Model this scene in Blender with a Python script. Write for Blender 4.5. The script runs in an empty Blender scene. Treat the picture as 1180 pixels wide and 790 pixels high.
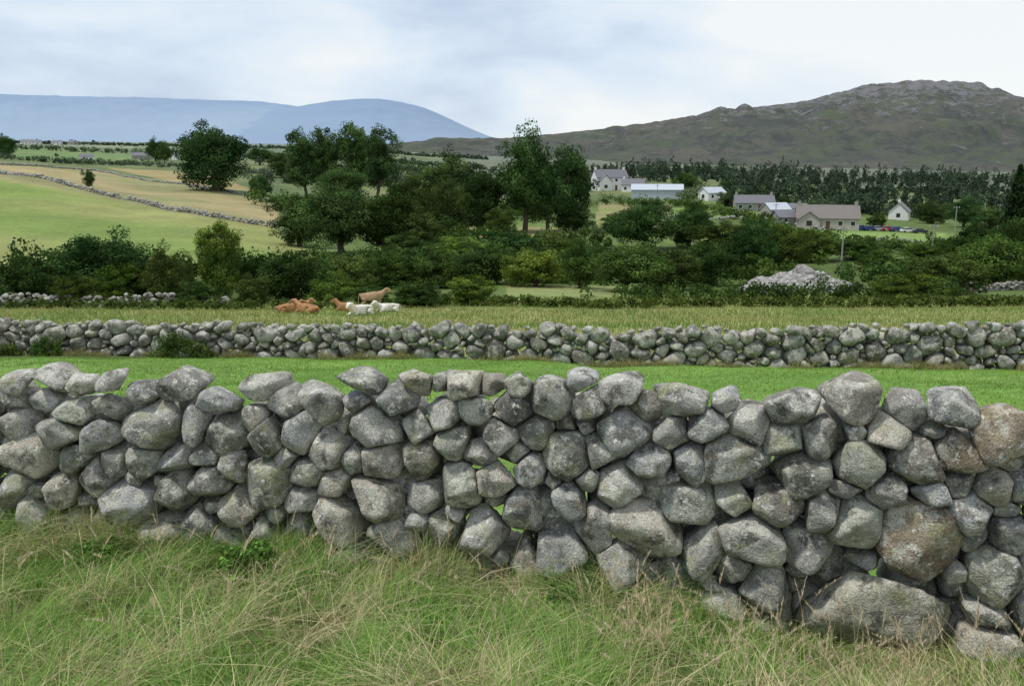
import bpy, bmesh, math, numpy as np
from mathutils import Vector
R = np.random.default_rng(7)
scene = bpy.context.scene
# ------------------------------------------------------------ camera
ZC=2.7; F=1050.0; P=math.atan(205/1050); CP,SP=math.cos(P),math.sin(P)
cam=bpy.data.cameras.new("camera"); camo=bpy.data.objects.new("camera",cam)
scene.collection.objects.link(camo); scene.camera=camo
camo.location=(0,0,ZC); camo.rotation_euler=(math.pi/2-P,0,0)
cam.sensor_width=36; cam.lens=36*F/1180; cam.clip_end=40000; cam.clip_start=0.05
scene.view_settings.view_transform='Standard'; scene.view_settings.look='None'; scene.view_settings.exposure=0

# ------------------------------------------------------------ helpers
def slope(row):
    v=(395-np.asarray(row,float))/F
    return (v*CP-SP)/(CP+v*SP)
def to_pixel(x,y,z):  # projects a world point to image pixel coordinates
    dep=y*CP-(z-ZC)*SP; up=y*SP+(z-ZC)*CP
    dep=np.maximum(dep,0.01)
    return 590+F*x/dep, 395-F*up/dep
def sst(a,b,x):
    t=np.clip((x-a)/(b-a),0,1); return t*t*(3-2*t)
def fnoise(x,y,sc,seed,n=8):
    r=np.random.default_rng(seed); o=0
    for i in range(n):
        a=r.uniform(0,6.283); f=r.uniform(.6,1.8)/sc
        o=o+np.sin((x*math.cos(a)+y*math.sin(a))*f*6.283/1.5+r.uniform(0,6.283))
    return o/math.sqrt(n)*1.1
COLS=np.array([-600,0,200,400,600,800,1000,1180,1800],float)
DS=np.array([27,45,70,100,140,200,300,450,700,1200,2500,4500,13000],float)
ROWS=np.array([
 [410]*9,
 [379]*9,
 [361,361,361,360,360,360,360,360,360],
 [350,350,348,346,346,346,344,346,346],
 [314,312,308,328,326,324,322,328,328],
 [262,262,272,292,288,290,284,292,292],
 [200,205,232,256,254,250,260,266,262],
 [186,190,212,224,228,224,240,244,240],
 [178,180,194,200,205,206,216,220,216],
 [170,171,178,182,188,192,198,200,200],
 [164,164,166,170,178,186,194,196,196],
 [163,163,164,167,172,182,192,194,194],
 [168,168,168,168,174,184,194,196,196]],float)
SL=slope(ROWS)
def Hh(x,y):
    x=np.asarray(x,float); y=np.asarray(y,float)
    x,y=np.broadcast_arrays(x,y)
    near=np.where(y<7, 1.1*(1-sst(0,5,y)), -0.155*(y-7))
    near=near+0.03*fnoise(x,y,2.5,3)*sst(0.5,4,y)-.17*sst(.2,2.4,x)*sst(2,4.5,y)
    yy=np.clip(y,27,13000)
    px=590+F*x/np.maximum(yy*1.0,1)
    px=np.clip(px,-600,1800)
    ci=np.clip(np.searchsorted(COLS,px)-1,0,len(COLS)-2); ct=(px-COLS[ci])/(COLS[ci+1]-COLS[ci]); ct=ct*ct*(3-2*ct)
    ly=np.log(yy); LD=np.log(DS)
    di=np.clip(np.searchsorted(LD,ly)-1,0,len(DS)-2); dt=(ly-LD[di])/(LD[di+1]-LD[di])
    s=(SL[di,ci]*(1-ct)+SL[di,ci+1]*ct)*(1-dt)+(SL[di+1,ci]*(1-ct)+SL[di+1,ci+1]*ct)*dt
    far=ZC+yy*s
    far=far+fnoise(x,y,40,5)*0.25*sst(60,150,y)+fnoise(x,y,300,6)*1.5*sst(500,1500,y)
    w=sst(26,40,y)
    return near*(1-w)+far*w
def H(x,y): return float(Hh(x,y))
YS=np.exp(np.linspace(math.log(20),math.log(9000),1400))
def G(px,row):  # px and row are image coordinates
    """point of the terrain first met at an image pixel (column, row)"""
    u=(px-590)/F; z=np.zeros_like(YS)
    for _ in range(3):
        dep=YS*CP-(z-ZC)*SP; x=u*dep; z=Hh(x,YS)
    _,r=to_pixel(x,YS,z)
    i=int(np.argmax(r<=row))
    if r[i]>row: i=len(YS)-1
    return np.array([x[i],YS[i],z[i]]), dep[i]
def GDv(px,d):
    u=(np.asarray(px,float)-590)/F; d=np.asarray(d,float); z=0
    for _ in range(4):
        dep=d*CP-(z-ZC)*SP; x=u*dep; z=Hh(x,d)
    return x,d,z,dep
def GD(px,d):
    x,d,z,dep=GDv(px,d); return np.array([float(x),float(d),float(z)]),float(dep)

def link(o): scene.collection.objects.link(o); return o
def mk(name,V,Fc,mats,col=None,smooth=False,mi=None,obj=True):
    V=np.ascontiguousarray(V,dtype=np.float32); Fc=np.ascontiguousarray(Fc,dtype=np.int32)
    me=bpy.data.meshes.new(name); me.vertices.add(len(V)); me.vertices.foreach_set('co',V.ravel())
    k=Fc.shape[1]; me.loops.add(Fc.size); me.loops.foreach_set('vertex_index',Fc.ravel())
    me.polygons.add(len(Fc)); me.polygons.foreach_set('loop_start',np.arange(len(Fc),dtype=np.int32)*k)
    if smooth: me.polygons.foreach_set('use_smooth',np.ones(len(Fc),dtype=bool))
    for m in (mats if isinstance(mats,list) else [mats]): me.materials.append(m)
    if mi is not None: me.polygons.foreach_set('material_index',np.asarray(mi,dtype=np.int32))
    me.update(calc_edges=True)
    if col is not None:
        c=np.ones((len(V),4),dtype=np.float32); c[:,:3]=col
        a=me.color_attributes.new('Col','FLOAT_COLOR','POINT'); a.data.foreach_set('color',c.ravel())
    if not obj: return me
    return link(bpy.data.objects.new(name,me))

# ------------------------------------------------------------ materials
class NM:
    def __init__(s,name,rough=.9,spec=.2):
        s.m=bpy.data.materials.new(name); s.m.use_nodes=True; s.nt=s.m.node_tree
        s.b=s.nt.nodes['Principled BSDF']; s.b.inputs['Roughness'].default_value=rough
        s.b.inputs['Specular IOR Level'].default_value=spec
        s.out=s.nt.nodes['Material Output']; s.tc=s.N('ShaderNodeTexCoord')
    def N(s,t,**k):
        n=s.nt.nodes.new(t)
        for a,b in k.items(): setattr(n,a,b)
        return n
    def L(s,a,b): s.nt.links.new(a,b)
    def noise(s,sc,det=4,ro=.6,off=0,vec=None,strch=None):
        n=s.N('ShaderNodeTexNoise'); n.inputs['Scale'].default_value=sc; n.inputs['Detail'].default_value=det; n.inputs['Roughness'].default_value=ro
        mp=s.N('ShaderNodeMapping'); mp.inputs['Location'].default_value=(off,off*1.7,off*.6)
        if strch: mp.inputs['Scale'].default_value=strch
        s.L(s.tc.outputs['Object'] if vec is None else vec,mp.inputs[0]); s.L(mp.outputs[0],n.inputs['Vector']); return n.outputs['Fac']
    def mr(s,v,a,b,c,d):
        n=s.N('ShaderNodeMapRange'); s.L(v,n.inputs[0])
        for i,q in enumerate((a,b,c,d)): n.inputs[i+1].default_value=q
        return n.outputs[0]
    def mix(s,f,a,b,bt='MIX'):
        n=s.N('ShaderNodeMix',data_type='RGBA',blend_type=bt)
        for sock,v in ((n.inputs[0],f),(n.inputs[6],a),(n.inputs[7],b)):
            if hasattr(v,'is_output'): s.L(v,sock)
            elif isinstance(v,(int,float)): sock.default_value=v
            else: sock.default_value=(*v,1)
        return n.outputs[2]
    def mul(s,c,f):
        n=s.N('ShaderNodeVectorMath',operation='SCALE'); s.L(c,n.inputs[0])
        if hasattr(f,'is_output'): s.L(f,n.inputs['Scale'])
        else: n.inputs['Scale'].default_value=f
        return n.outputs[0]
    def attr(s): 
        n=s.N('ShaderNodeAttribute'); n.attribute_name='Col'; return n.outputs['Color']
    def bump(s,h,st,dist):
        n=s.N('ShaderNodeBump'); n.inputs['Strength'].default_value=st; n.inputs['Distance'].default_value=dist
        s.L(h,n.inputs['Height']); s.L(n.outputs[0],s.b.inputs['Normal']); return n.outputs[0]
    def base(s,c):
        if hasattr(c,'is_output'): s.L(c,s.b.inputs['Base Color'])
        else: s.b.inputs['Base Color'].default_value=(*c,1)

def stone_mat(name,k=1.0,fine=True):
    q=NM(name,.92,.12); c=q.attr()
    c=q.mul(c,q.mr(q.noise(3.2*k,3,.6,1),.32,.68,.60,1.35))
    lic=q.mr(q.noise(8*k,6,.72,4),.49,.58,0,.78)
    c=q.mix(lic,c,(.51,.51,.445))
    dk=q.mr(q.noise(6*k,5,.72,9),.53,.62,0,.8)
    c=q.mix(dk,c,(.085,.084,.07))
    yl=q.mr(q.noise(4.5*k,5,.7,15),.55,.64,0,.5 if fine else .25)
    c=q.mix(yl,c,(.30,.31,.16))
    if fine:
        wl=q.mr(q.noise(17,3,.6,31),.61,.65,0,.75); c=q.mix(wl,c,(.64,.64,.58))
        oc=q.mr(q.noise(3.1,5,.7,41),.60,.68,0,.4); c=q.mix(oc,c,(.27,.21,.13))
        c=q.mul(c,q.mr(q.noise(95,2,.8,2),.36,.64,.66,1.34))
    q.base(c)
    if fine:
        h=q.N('ShaderNodeMath',operation='ADD'); q.L(q.noise(13,5,.7,3),h.inputs[0])
        m=q.N('ShaderNodeMath',operation='MULTIPLY'); q.L(q.noise(80,2,.7,5),m.inputs[0]); m.inputs[1].default_value=.25; q.L(m.outputs[0],h.inputs[1])
        q.bump(h.outputs[0],.85,.035)
    else: q.bump(q.noise(8*k,4,.7,3),.8,.06)
    return q.m
M_stone=stone_mat("granite_stone"); M_stone2=stone_mat("granite_stone_field",.7,False); M_stoneF=stone_mat("granite_rubble",.4,False)

def leafy(name,trans=.25,tint=True,var=.0):
    q=NM(name,.75,.15); c=q.attr()
    if tint:
        oi=q.N('ShaderNodeObjectInfo'); c=q.mix(1.0,c,oi.outputs['Color'],'MULTIPLY')
        c=q.mul(c,q.mr(oi.outputs['Random'],0,1,.78,1.25))
    df=q.N('ShaderNodeBsdfDiffuse'); q.L(c,df.inputs[0])
    t=q.N('ShaderNodeBsdfTranslucent'); q.L(c,t.inputs[0])
    ms=q.N('ShaderNodeMixShader'); ms.inputs[0].default_value=trans
    q.L(df.outputs[0],ms.inputs[1]); q.L(t.outputs[0],ms.inputs[2]); q.L(ms.outputs[0],q.out.inputs[0]); q.nt.nodes.remove(q.b); return q.m
M_leaf=leafy("leaves",.25); M_grass=leafy("grass_blades",.3,False)
q=NM("bark"); q.base(q.mix(q.noise(6,6,.7),(.05,.04,.03),(.16,.13,.10))); q.bump(q.noise(20),.6,.05); M_bark=q.m

# terrain
q=NM("ground_mat",.95,.1); c=q.attr()
c=q.mul(c,q.mr(q.noise(.06,6,.65),.3,.7,.80,1.22))
c=q.mul(c,q.mr(q.noise(1.2,6,.75,3),.3,.7,.72,1.3))
c=q.mul(c,q.mr(q.noise(14,3,.8,3),.3,.7,.75,1.28))
q.base(c); q.bump(q.noise(9,4,.8),.5,.08); M_ground=q.m

# ------------------------------------------------------------ walls lines
A=np.array([-3.8,6.40]); B=np.array([2.95,4.98]); WD=(B-A)/np.linalg.norm(B-A); WN=np.array([WD[1],-WD[0]])  # WN faces camera
if WN[1]>0: WN=-WN
def wall_y(x): return A[1]+(x-A[0])*(B[1]-A[1])/(B[0]-A[0])
A2=np.array([-17.5,29.8]); B2=np.array([15.5,25.4])
def wall2_y(x): return A2[1]+(x-A2[0])*(B2[1]-A2[1])/(B2[0]-A2[0])

# ------------------------------------------------------------ terrain
def inpoly(px,py,poly):
    res=np.zeros(px.shape,bool); n=len(poly); j=n-1
    for i in range(n):
        xi,yi=poly[i]; xj,yj=poly[j]
        cnd=((yi>py)!=(yj>py))&(px<(xj-xi)*(py-yi)/((yj-yi)+1e-9)+xi)
        res^=cnd; j=i
    return res
nr=700; nc=430
tt=np.linspace(-1,1,nc); rr=np.sign(tt)*(0.62*np.abs(tt)+0.98*np.abs(tt)**3)
yy=np.exp(np.linspace(0,math.log(13006),nr))-6
X=rr[None,:]*(yy[:,None]+6); Y=np.repeat(yy[:,None],nc,1); Z=Hh(X,Y)
V=np.stack([X,Y,Z],-1).reshape(-1,3)
i=np.arange(nr-1)[:,None]*nc+np.arange(nc-1)[None,:]
Fq=np.stack([i,i+1,i+nc+1,i+nc],-1).reshape(-1,4)
x,y,z=V.T; sx,sy=to_pixel(x,y,z)
C=np.zeros((len(V),3)); C[:]=(.10,.145,.045)
nz=fnoise(x,y,60,11)*.5+.5; nz2=fnoise(x,y,9,12)*.5+.5
C[:]=C*(.8+.4*nz[:,None])
def mixc(mask,ca,cb,t):
    t=np.clip(t,0,1)[:,None]; cc=np.array(ca)*(1-t)+np.array(cb)*t; C[mask]=cc[mask]
mixc((y<27.6+.0*x),(.14,.25,.055),(.18,.29,.07),nz2)
mixc(y<wall_y(x)+.1,(.12,.15,.05),(.24,.21,.11),nz2)
cat=(y>wall2_y(x))&(y<104); mixc(cat,(.16,.22,.06),(.26,.26,.10),nz2*.6+nz*.4)
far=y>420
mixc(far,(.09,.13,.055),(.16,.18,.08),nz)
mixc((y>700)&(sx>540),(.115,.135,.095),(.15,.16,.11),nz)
PO=[([(-600,150),(0,190),(100,196),(220,213),(318,233),(325,264),(200,245),(100,224),(0,207),(-600,176)],(.32,.27,.14),(.23,.23,.11)),
 ([(-600,176),(0,207),(100,224),(200,245),(325,264),(350,285),(385,306),(300,318),(0,322),(-600,322)],(.165,.23,.065),(.25,.265,.10)),
 ([(-600,158),(0,168),(110,172),(190,186),(60,184),(-600,172)],(.13,.20,.07),(.15,.21,.08)),
 ([(60,163),(200,163),(290,170),(200,173),(60,168)],(.25,.25,.14),(.16,.21,.09)),
 ([(200,178),(300,176),(330,184),(220,186)],(.13,.20,.07),(.2,.22,.09)),
 ([(120,193),(240,200),(300,222),(210,212)],(.26,.22,.10),(.31,.26,.13)),
 ([(530,258),(670,264),(665,282),(520,276)],(.32,.28,.13),(.25,.24,.10)),
 ([(690,234),(775,236),(765,264),(685,262)],(.24,.22,.11),(.16,.20,.07)),
 ([(775,238),(885,241),(880,253),(775,249)],(.15,.24,.07),(.18,.25,.08)),
 ([(940,265),(1090,269),(1110,285),(945,281)],(.15,.25,.07),(.18,.26,.08)),
 ([(585,328),(720,330),(720,354),(585,352)],(.17,.22,.08),(.22,.24,.10)),
 ([(1000,300),(1130,300),(1130,312),(1000,312)],(.14,.2,.06),(.17,.2,.07))]
for poly,ca,cb in PO: mixc(inpoly(sx,sy,poly)&(y>100),ca,cb,nz)
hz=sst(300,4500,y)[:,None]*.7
C=C*(1-hz)+np.array([.19,.24,.27])*hz  # aerial haze painted into the ground colour, growing with distance
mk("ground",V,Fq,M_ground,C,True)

# ------------------------------------------------------------ hills
def ridge(name,prof,dist,d0,d1,mat,base_row,rough,seed,nx=500,ny=90,convex=1.4):
    pr=np.array(prof,float); px=np.linspace(pr[0,0],pr[-1,0],nx)
    row=np.interp(px,pr[:,0],pr[:,1])
    k=np.hanning(15); k/=k.sum(); row=np.convolve(np.pad(row,7,'edge'),k,'valid')
    zr=ZC+dist*slope(row); zb=ZC+d0*slope(base_row)-8
    u=(px-590)/F
    t=np.linspace(0,2,ny); VV=[]
    for tk in t:
        if tk<=1: d=d0+(dist-d0)*tk; s=1-(1-tk)**convex
        else: d=dist+(d1-dist)*(tk-1); s=1-(tk-1)**1.5
        xx=u*(dist*CP)*(1.0); xx=xx*(1+(d/dist-1)*.8); z=zb+(zr-zb)*s
        dd=d*np.ones(nx)
        am=rough*(zr-zb).clip(5)*np.sin(min(tk,1)*math.pi)**.7 if tk<1 else 0
        z=z+am*(fnoise(xx,dd,dist*.16,seed)*.6+fnoise(xx,dd,dist*.05,seed+1)*.35+fnoise(xx,dd,dist*.018,seed+2)*.18)
        z=z+rough*5*(fnoise(xx,dd,dist*.012,seed+3)+.8*np.abs(fnoise(xx,dd,dist*.006,seed+4)))*(dist/3000)
        VV.append(np.stack([xx,np.full(nx,d),z],-1))
    V=np.concatenate(VV); i=np.arange(ny-1)[:,None]*nx+np.arange(nx-1)[None,:]
    mk(name,V,np.stack([i,i+1,i+nx+1,i+nx],-1).reshape(-1,4),mat,None,True)
q=NM("heather_hillside",1,.0)  # heather and rock tones, with grey-blue distance haze put into the colours
c=q.mix(q.mr(q.noise(.005,7,.72),.42,.58,0,1),(.125,.145,.135),(.19,.19,.165))
c=q.mix(q.mr(q.noise(.011,7,.78,7,None,(1,.6,1.5)),.48,.57,0,.8),c,(.155,.19,.13))
c=q.mix(q.mr(q.noise(.016,7,.8,17,None,(1,.7,1.5)),.50,.58,0,.7),c,(.10,.11,.115))
rk=q.N('ShaderNodeSeparateXYZ'); q.L(q.tc.outputs['Object'],rk.inputs[0])
hi=q.mr(rk.outputs['Z'],60,230,-.02,.12)
ad=q.N('ShaderNodeMath',operation='ADD'); q.L(q.noise(.028,9,.85,2,None,(1,.5,2)),ad.inputs[0]); q.L(hi,ad.inputs[1])
c=q.mix(q.mr(ad.outputs[0],.56,.62,0,.8),c,(.31,.31,.335)); 
q.base(c); q.bump(q.noise(.02,7,.85),1,24); M_hill=q.m
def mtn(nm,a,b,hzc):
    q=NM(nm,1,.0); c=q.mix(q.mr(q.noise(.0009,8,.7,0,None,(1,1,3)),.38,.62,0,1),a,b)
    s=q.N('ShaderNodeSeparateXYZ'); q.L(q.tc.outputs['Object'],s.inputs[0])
    q.base(q.mix(q.mr(s.outputs['Z'],250,620,.55,0),c,hzc)); return q.m  # pale haze painted into the base colour, stronger on the lower slopes
M_mtn=mtn("hazy_mountain_slope",(.16,.235,.36),(.20,.275,.40),(.28,.36,.46))  # slope colours blued to paint in aerial haze
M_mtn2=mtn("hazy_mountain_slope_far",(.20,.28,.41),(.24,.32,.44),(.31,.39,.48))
ridge("hill",[(380,182),(460,166),(560,162),(640,155),(700,148),(760,142),(820,131),(880,123),(905,121),(940,113),(975,104),(1010,100),(1040,98),(1075,101),(1110,106),(1150,118),(1200,133),(1300,150),(1450,160),(1700,170),(2000,185)],3000,1500,5000,M_hill,198,.13,21,800,150)
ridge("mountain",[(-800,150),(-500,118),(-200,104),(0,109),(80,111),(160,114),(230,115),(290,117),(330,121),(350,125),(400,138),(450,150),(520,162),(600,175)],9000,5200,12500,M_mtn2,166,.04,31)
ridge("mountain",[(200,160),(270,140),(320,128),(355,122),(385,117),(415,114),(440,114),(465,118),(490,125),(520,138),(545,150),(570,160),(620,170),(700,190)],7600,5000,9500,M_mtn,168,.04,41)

# ------------------------------------------------------------ stones
def ico(n):
    bm=bmesh.new(); bmesh.ops.create_icosphere(bm,subdivisions=n,radius=1)
    v=np.array([q.co[:] for q in bm.verts]); v/=np.linalg.norm(v,axis=1)[:,None]
    f=np.array([[q.index for q in p.verts] for p in bm.faces]); bm.free(); return v,f
I4=ico(4); I3=ico(3); I2=ico(2); I1=ico(1)
def sup(a,b,ph,nx,nt):
    c,s=np.cos(ph),np.sin(ph)
    return np.sqrt((a*(nx*c+nt*s))**2+(b*(-nx*s+nt*c))**2)
def pack(sites,s0,s1,top,base,levels,rng,lim=.9):
    M=len(sites); arr=np.zeros((6000,5)); ex=[q[5] for q in sites]
    for i,q in enumerate(sites): arr[i]=q[:5]
    for rad,tries in levels:
        ss=rng.uniform(s0,s1,tries); tp=top(ss); bs=base(ss)
        for s,tpp,bss in zip(ss,tp,bs):
            t=rng.uniform(bss+rad*.2,max(tpp-rad*.75,bss+rad*.3))
            m=arr[:M]; dx=m[:,0]-s; dt=m[:,1]-t
            kk=np.abs(dx)<.7
            r=rad*rng.uniform(.85,1.18); a=r*rng.uniform(1.0,1.55); b=r*rng.uniform(.6,1.0); ph=rng.normal(0,.4)
            if kk.any():
                m=m[kk]; dx=dx[kk]; dt=dt[kk]; D=np.hypot(dx,dt)+1e-6; nx,nt=dx/D,dt/D
                if np.any(D<lim*(sup(a,b,ph,nx,nt)+sup(m[:,2],m[:,3],m[:,4],nx,nt))): continue
            arr[M]=(s,t,a,b,ph); ex.append(-1); M+=1
    return [list(arr[i])+[ex[i]] for i in range(M)]
def build(S,origin,WDv,WNv,depth,mesh,rng,woff,colf,gap=.004,rough=1.0,skip=0.,cap=1.32,nk=7,nch=9,chr_=(.74,1.02),pch=(12,18,28,40),top=None,dk=1.4):
    D0,F0=mesh; arr=np.array([q[:5] for q in S]); Vs=[];Fs=[];Cs=[]; n=0
    K=9
    for i,q in enumerate(S):
        s,t,a,b,ph=q[:5]
        if rng.random()<skip: continue
        dx=arr[:,0]-s; dt=arr[:,1]-t; D=np.hypot(dx,dt); nb=np.where((D>1e-6)&(D<2.2*(max(a,b)+np.maximum(arr[:,2],arr[:,3]))))[0]
        nx,nt=dx[nb]/D[nb],dt[nb]/D[nb]; ei=sup(a,b,ph,nx,nt); ej=sup(arr[nb,2],arr[nb,3],arr[nb,4],nx,nt)
        h=D[nb]*ei/(ei+ej)-gap
        keep=h<1.5*ei
        dep=min(depth*rng.uniform(.8,1.2), max(a,b)*dk)
        Nn=[np.stack([nx,nt,rng.normal(0.05,.16,len(nb))],-1)[keep]]; Hs=[h[keep]]
        ang=rng.uniform(0,.9)+np.arange(nk)*math.pi*2/nk+rng.normal(0,.2,nk)
        cx,ct=np.cos(ang),np.sin(ang)
        Nn.append(np.stack([cx,ct,rng.normal(0,.25,nk)],-1)); Hs.append(sup(a,b,ph,cx,ct)*rng.uniform(.76,1.05,nk)*cap)
        if top is not None:
            tz=float(top(s))
            if t+b>tz-.16:
                for aa in (-.55,0.0,.5): Nn.append(np.array([[math.sin(aa)+rng.normal(0,.12),math.cos(aa),rng.normal(0,.2)]])); Hs.append(np.array([sup(a,b,ph,math.sin(aa),math.cos(aa))*rng.uniform(.74,1.0)]))
        tl=rng.normal(0,.26,(2,2)); Nn.append(np.array([[tl[0,0],tl[0,1],1],[tl[1,0],tl[1,1],-1]])); Hs.append(np.array([dep,dep*1.1]))
        m=nch; ch=rng.normal(size=(m,3)); ch/=np.linalg.norm(ch,axis=1)[:,None]; ch[:,2]=np.abs(ch[:,2])*np.where(rng.random(m)<.85,1,-1)
        big=1.18
        Nn.append(ch); Hs.append(big*np.sqrt(sup(a,b,ph,ch[:,0],ch[:,1])**2+(dep*ch[:,2])**2)*rng.uniform(chr_[0],chr_[1],m))
        Nn=np.concatenate(Nn); Nn/=np.linalg.norm(Nn,axis=1)[:,None]; Hs=np.maximum(np.concatenate(Hs),.015)
        p=rng.choice(pch)
        Q=np.maximum(D0@Nn.T/Hs,1e-3); qm=Q.max(1); r=1/(qm*((Q/qm[:,None])**p).sum(1)**(1/p))*1.03
        rot=rng.normal(size=(K,3)); nzv=np.zeros(len(D0))
        for k in range(K):
            f=[1.6,2.2,3,4.5,6,8,11,15,20][k]; nzv+=np.sin(D0@(rot[k]/np.linalg.norm(rot[k]))*f+rng.uniform(0,6.28))*.016/(1+.25*k)
        r=r*(1+nzv*rough)
        Pn=D0*r[:,None]; w=woff+rng.normal(0,.035)
        W=np.zeros_like(Pn)
        W[:,0]=origin[0]+WDv[0]*(s+Pn[:,0])+WNv[0]*(w+Pn[:,2]); W[:,1]=origin[1]+WDv[1]*(s+Pn[:,0])+WNv[1]*(w+Pn[:,2]); W[:,2]=t+Pn[:,1]
        Vs.append(W); Fs.append(F0+n); n+=len(D0); Cs.append(np.repeat(np.array(colf(q,rng))[None],len(D0),0))
    return np.concatenate(Vs),np.concatenate(Fs),np.concatenate(Cs)
# image-pixel boxes for stones of the near wall (x,y,w,h in the photograph)
ST="""20 436 34 16|62 434 44 18|95 441 30 22|126 438 50 14|164 452 45 28|206 443 62 30|250 459 40 26|296 444 44 26|330 464 40 38|375 461 46 40|420 437 52 20|412 462 38 28|458 460 38 42|482 436 40 18|506 440 24 24|537 440 44 40|566 441 36 22|600 440 34 22|635 453 56 46|669 438 46 22|681 461 36 42|716 447 50 38|742 466 38 46|786 459 62 40|834 460 36 34|864 486 36 52|914 464 62 38|980 459 68 50|1047 470 42 44|1096 466 60 44|1150 494 64 74
15 458 34 24|52 461 42 26|88 472 40 28|124 468 40 26|22 490 40 34|76 494 44 34|118 501 34 36|182 487 58 54|228 491 34 36|262 498 42 42|293 480 38 34|45 524 48 52|92 527 44 34|133 530 30 30|165 528 40 34|204 529 44 28|242 524 36 26|12 525 24 36|18 562 36 46|115 548 46 44|78 562 38 36|44 592 44 56|150 577 76 50|207 567 42 46|246 552 44 54|276 583 44 50|314 549 60 62|94 602 48 34|190 614 62 38|232 605 40 44|140 618 42 30|262 630 60 46|306 614 32 50|343 608 46 44|400 643 68 42|391 596 64 52|349 497 48 50|381 516 46 44|431 493 66 44|408 530 26 34|440 528 46 44|437 577 60 46|354 541 40 38|350 574 40 28|482 492 34 36|512 477 38 46|546 470 34 34|486 530 46 42|523 510 38 36|556 520 36 34|578 500 36 38|534 556 40 56|573 549 38 44|493 572 50 36|514 608 46 48|560 607 50 50|455 620 54 52|604 585 48 58|611 540 34 34|617 496 36 44|594 467 38 44|310 500 40 44|330 648 56 40
653 523 56 66|693 516 36 46|718 492 50 60|712 559 52 38|748 530 46 46|776 497 32 44|816 484 50 34|797 530 42 46|846 529 66 58|905 505 50 42|945 500 42 50|926 547 60 44|986 530 54 50|1022 498 40 44|1056 530 50 66|1101 520 58 50|655 577 46 34|684 606 42 68|645 632 60 52|714 642 54 58|745 606 72 66|788 580 72 46|764 672 60 62|812 632 52 56|863 620 62 60|844 575 46 40|900 580 56 50|946 584 40 54|986 600 52 76|1022 562 36 44|1055 620 104 92|930 630 62 52|880 674 60 58|1120 588 44 52|1146 560 42 48|1167 615 36 58|1145 664 72 72|1010 706 212 100|680 690 68 44|535 660 112 50|604 650 40 50|830 700 52 50|722 700 40 36|1100 662 28 30|1135 735 70 50|1178 560 36 46|1185 700 40 80|575 700 60 40|1210 510 50 50|1215 590 60 60"""
front=[]
rust={(1150,494),(1101,520),(1055,620)}
for tok in ST.replace('\n','|').split('|'):
    a,b,w,h=map(float,tok.split()); u=(a-590)/F; v=(395-b)/F
    dy=CP+v*SP; dx=u/dy; dz=(v*CP-SP)/dy
    O=A-WN*.12
    yq=(O@WN)/(np.array([dx,1.])@WN); pt=np.array([dx*yq,yq]); s=(pt-A)@WD; z=ZC+dz*yq; k=yq*dy/F
    tint=1 if (a,b) in rust else (2 if w>150 else -1)
    e_=R.uniform(.90,1.22)
    front.append([s,z,w*k*.5*1.06*e_,h*k*.5*1.06/e_,R.normal(0,.38) if w<150 else 0,tint])
TP=np.array([(0,428),(100,432),(200,432),(300,440),(400,430),(540,425),(640,430),(800,446),(900,450),(1000,440),(1180,462)],float)
tps=[];tpz=[]
for a,b in TP:
    u=(a-590)/F; v=(395-b)/F; dy=CP+v*SP; dx=u/dy; dz=(v*CP-SP)/dy
    yq=((A-WN*.12)@WN)/(np.array([dx,1.])@WN); tps.append((np.array([dx*yq,yq])-A)@WD); tpz.append(ZC+dz*yq)
def top1(s): return np.interp(s,tps,tpz)-.03
def base1(s): return Hh(A[0]+WD[0]*s,A[1]+WD[1]*s)-.08
def stonecol(q,rng):
    v=rng.uniform(.20,.42)
    c=np.array([v*1.0,v*.985,v*.90])
    u=rng.random()
    if u<.12 : c=np.array([v*1.0,v*.93,v*.80])
    elif u<.30: c=np.array([v*.97,v*.98,v*.96])
    elif u<.45: c=np.array([v*.97,v*.99,v*.84])
    if q[5]==1: c=np.array([.26,.215,.165])
    if q[5]==2: c=np.array([.36,.345,.285])
    return c
S1=pack(front,-3.6,10.6,top1,base1,[(.19,700),(.15,1500),(.115,3000),(.085,3500),(.06,4000)],R,.90)
v1,f1,c1=build(S1,A,WD,WN,.15,I4,R,-.11,stonecol,gap=.005,rough=.8,cap=1.5,nk=5,nch=8,chr_=(.60,.98),pch=(28,45,70,100),top=top1,dk=.9)
S1b=pack([],-3.6,10.6,lambda s:top1(s)-.16,base1,[(.19,1200),(.15,1500),(.115,2000),(.085,2000)],R,.86)
v1b,f1b,c1b=build(S1b,A,WD,WN,.16,I3,R,-.38,stonecol,gap=.001,skip=.03)
mk("dry_stone_wall",np.concatenate([v1,v1b]),np.concatenate([f1,f1b+len(v1)]),M_stone,np.concatenate([c1,c1b]),True)
# second wall
W2=(B2-A2)/np.linalg.norm(B2-A2); N2=np.array([W2[1],-W2[0]]); N2=N2 if N2[1]<0 else -N2
L2=np.linalg.norm(B2-A2)
def base2(s): return Hh(A2[0]+W2[0]*s,A2[1]+W2[1]*s)-.08
def top2(s): return base2(s)+.08+np.interp(s,[-8,0,L2*.3,L2*.55,L2*.8,L2,L2+8],[1.18,1.16,1.13,1.13,1.28,1.48,1.48])+.05*np.sin(s*1.7)+.04*np.sin(s*4.1)
def col2(q,rng):
    v=rng.uniform(.16,.36); return np.array([v,v*.98,v*.89]) if rng.random()<.8 else np.array([v,v*.93,v*.80])
S2=pack([],-8,L2+8,top2,base2,[(.27,300),(.20,1500),(.145,4500),(.11,5500),(.075,5000)],R,.90)
v2,f2,c2=build(S2,A2,W2,N2,.20,I3,R,0,col2,gap=.008,nch=9,chr_=(.64,1.0),pch=(16,26,40),top=top2,dk=1.1)
S2b=pack([],-8,L2+8,lambda s:top2(s)-.15,base2,[(.22,2500),(.16,3000)],R,.82)
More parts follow.
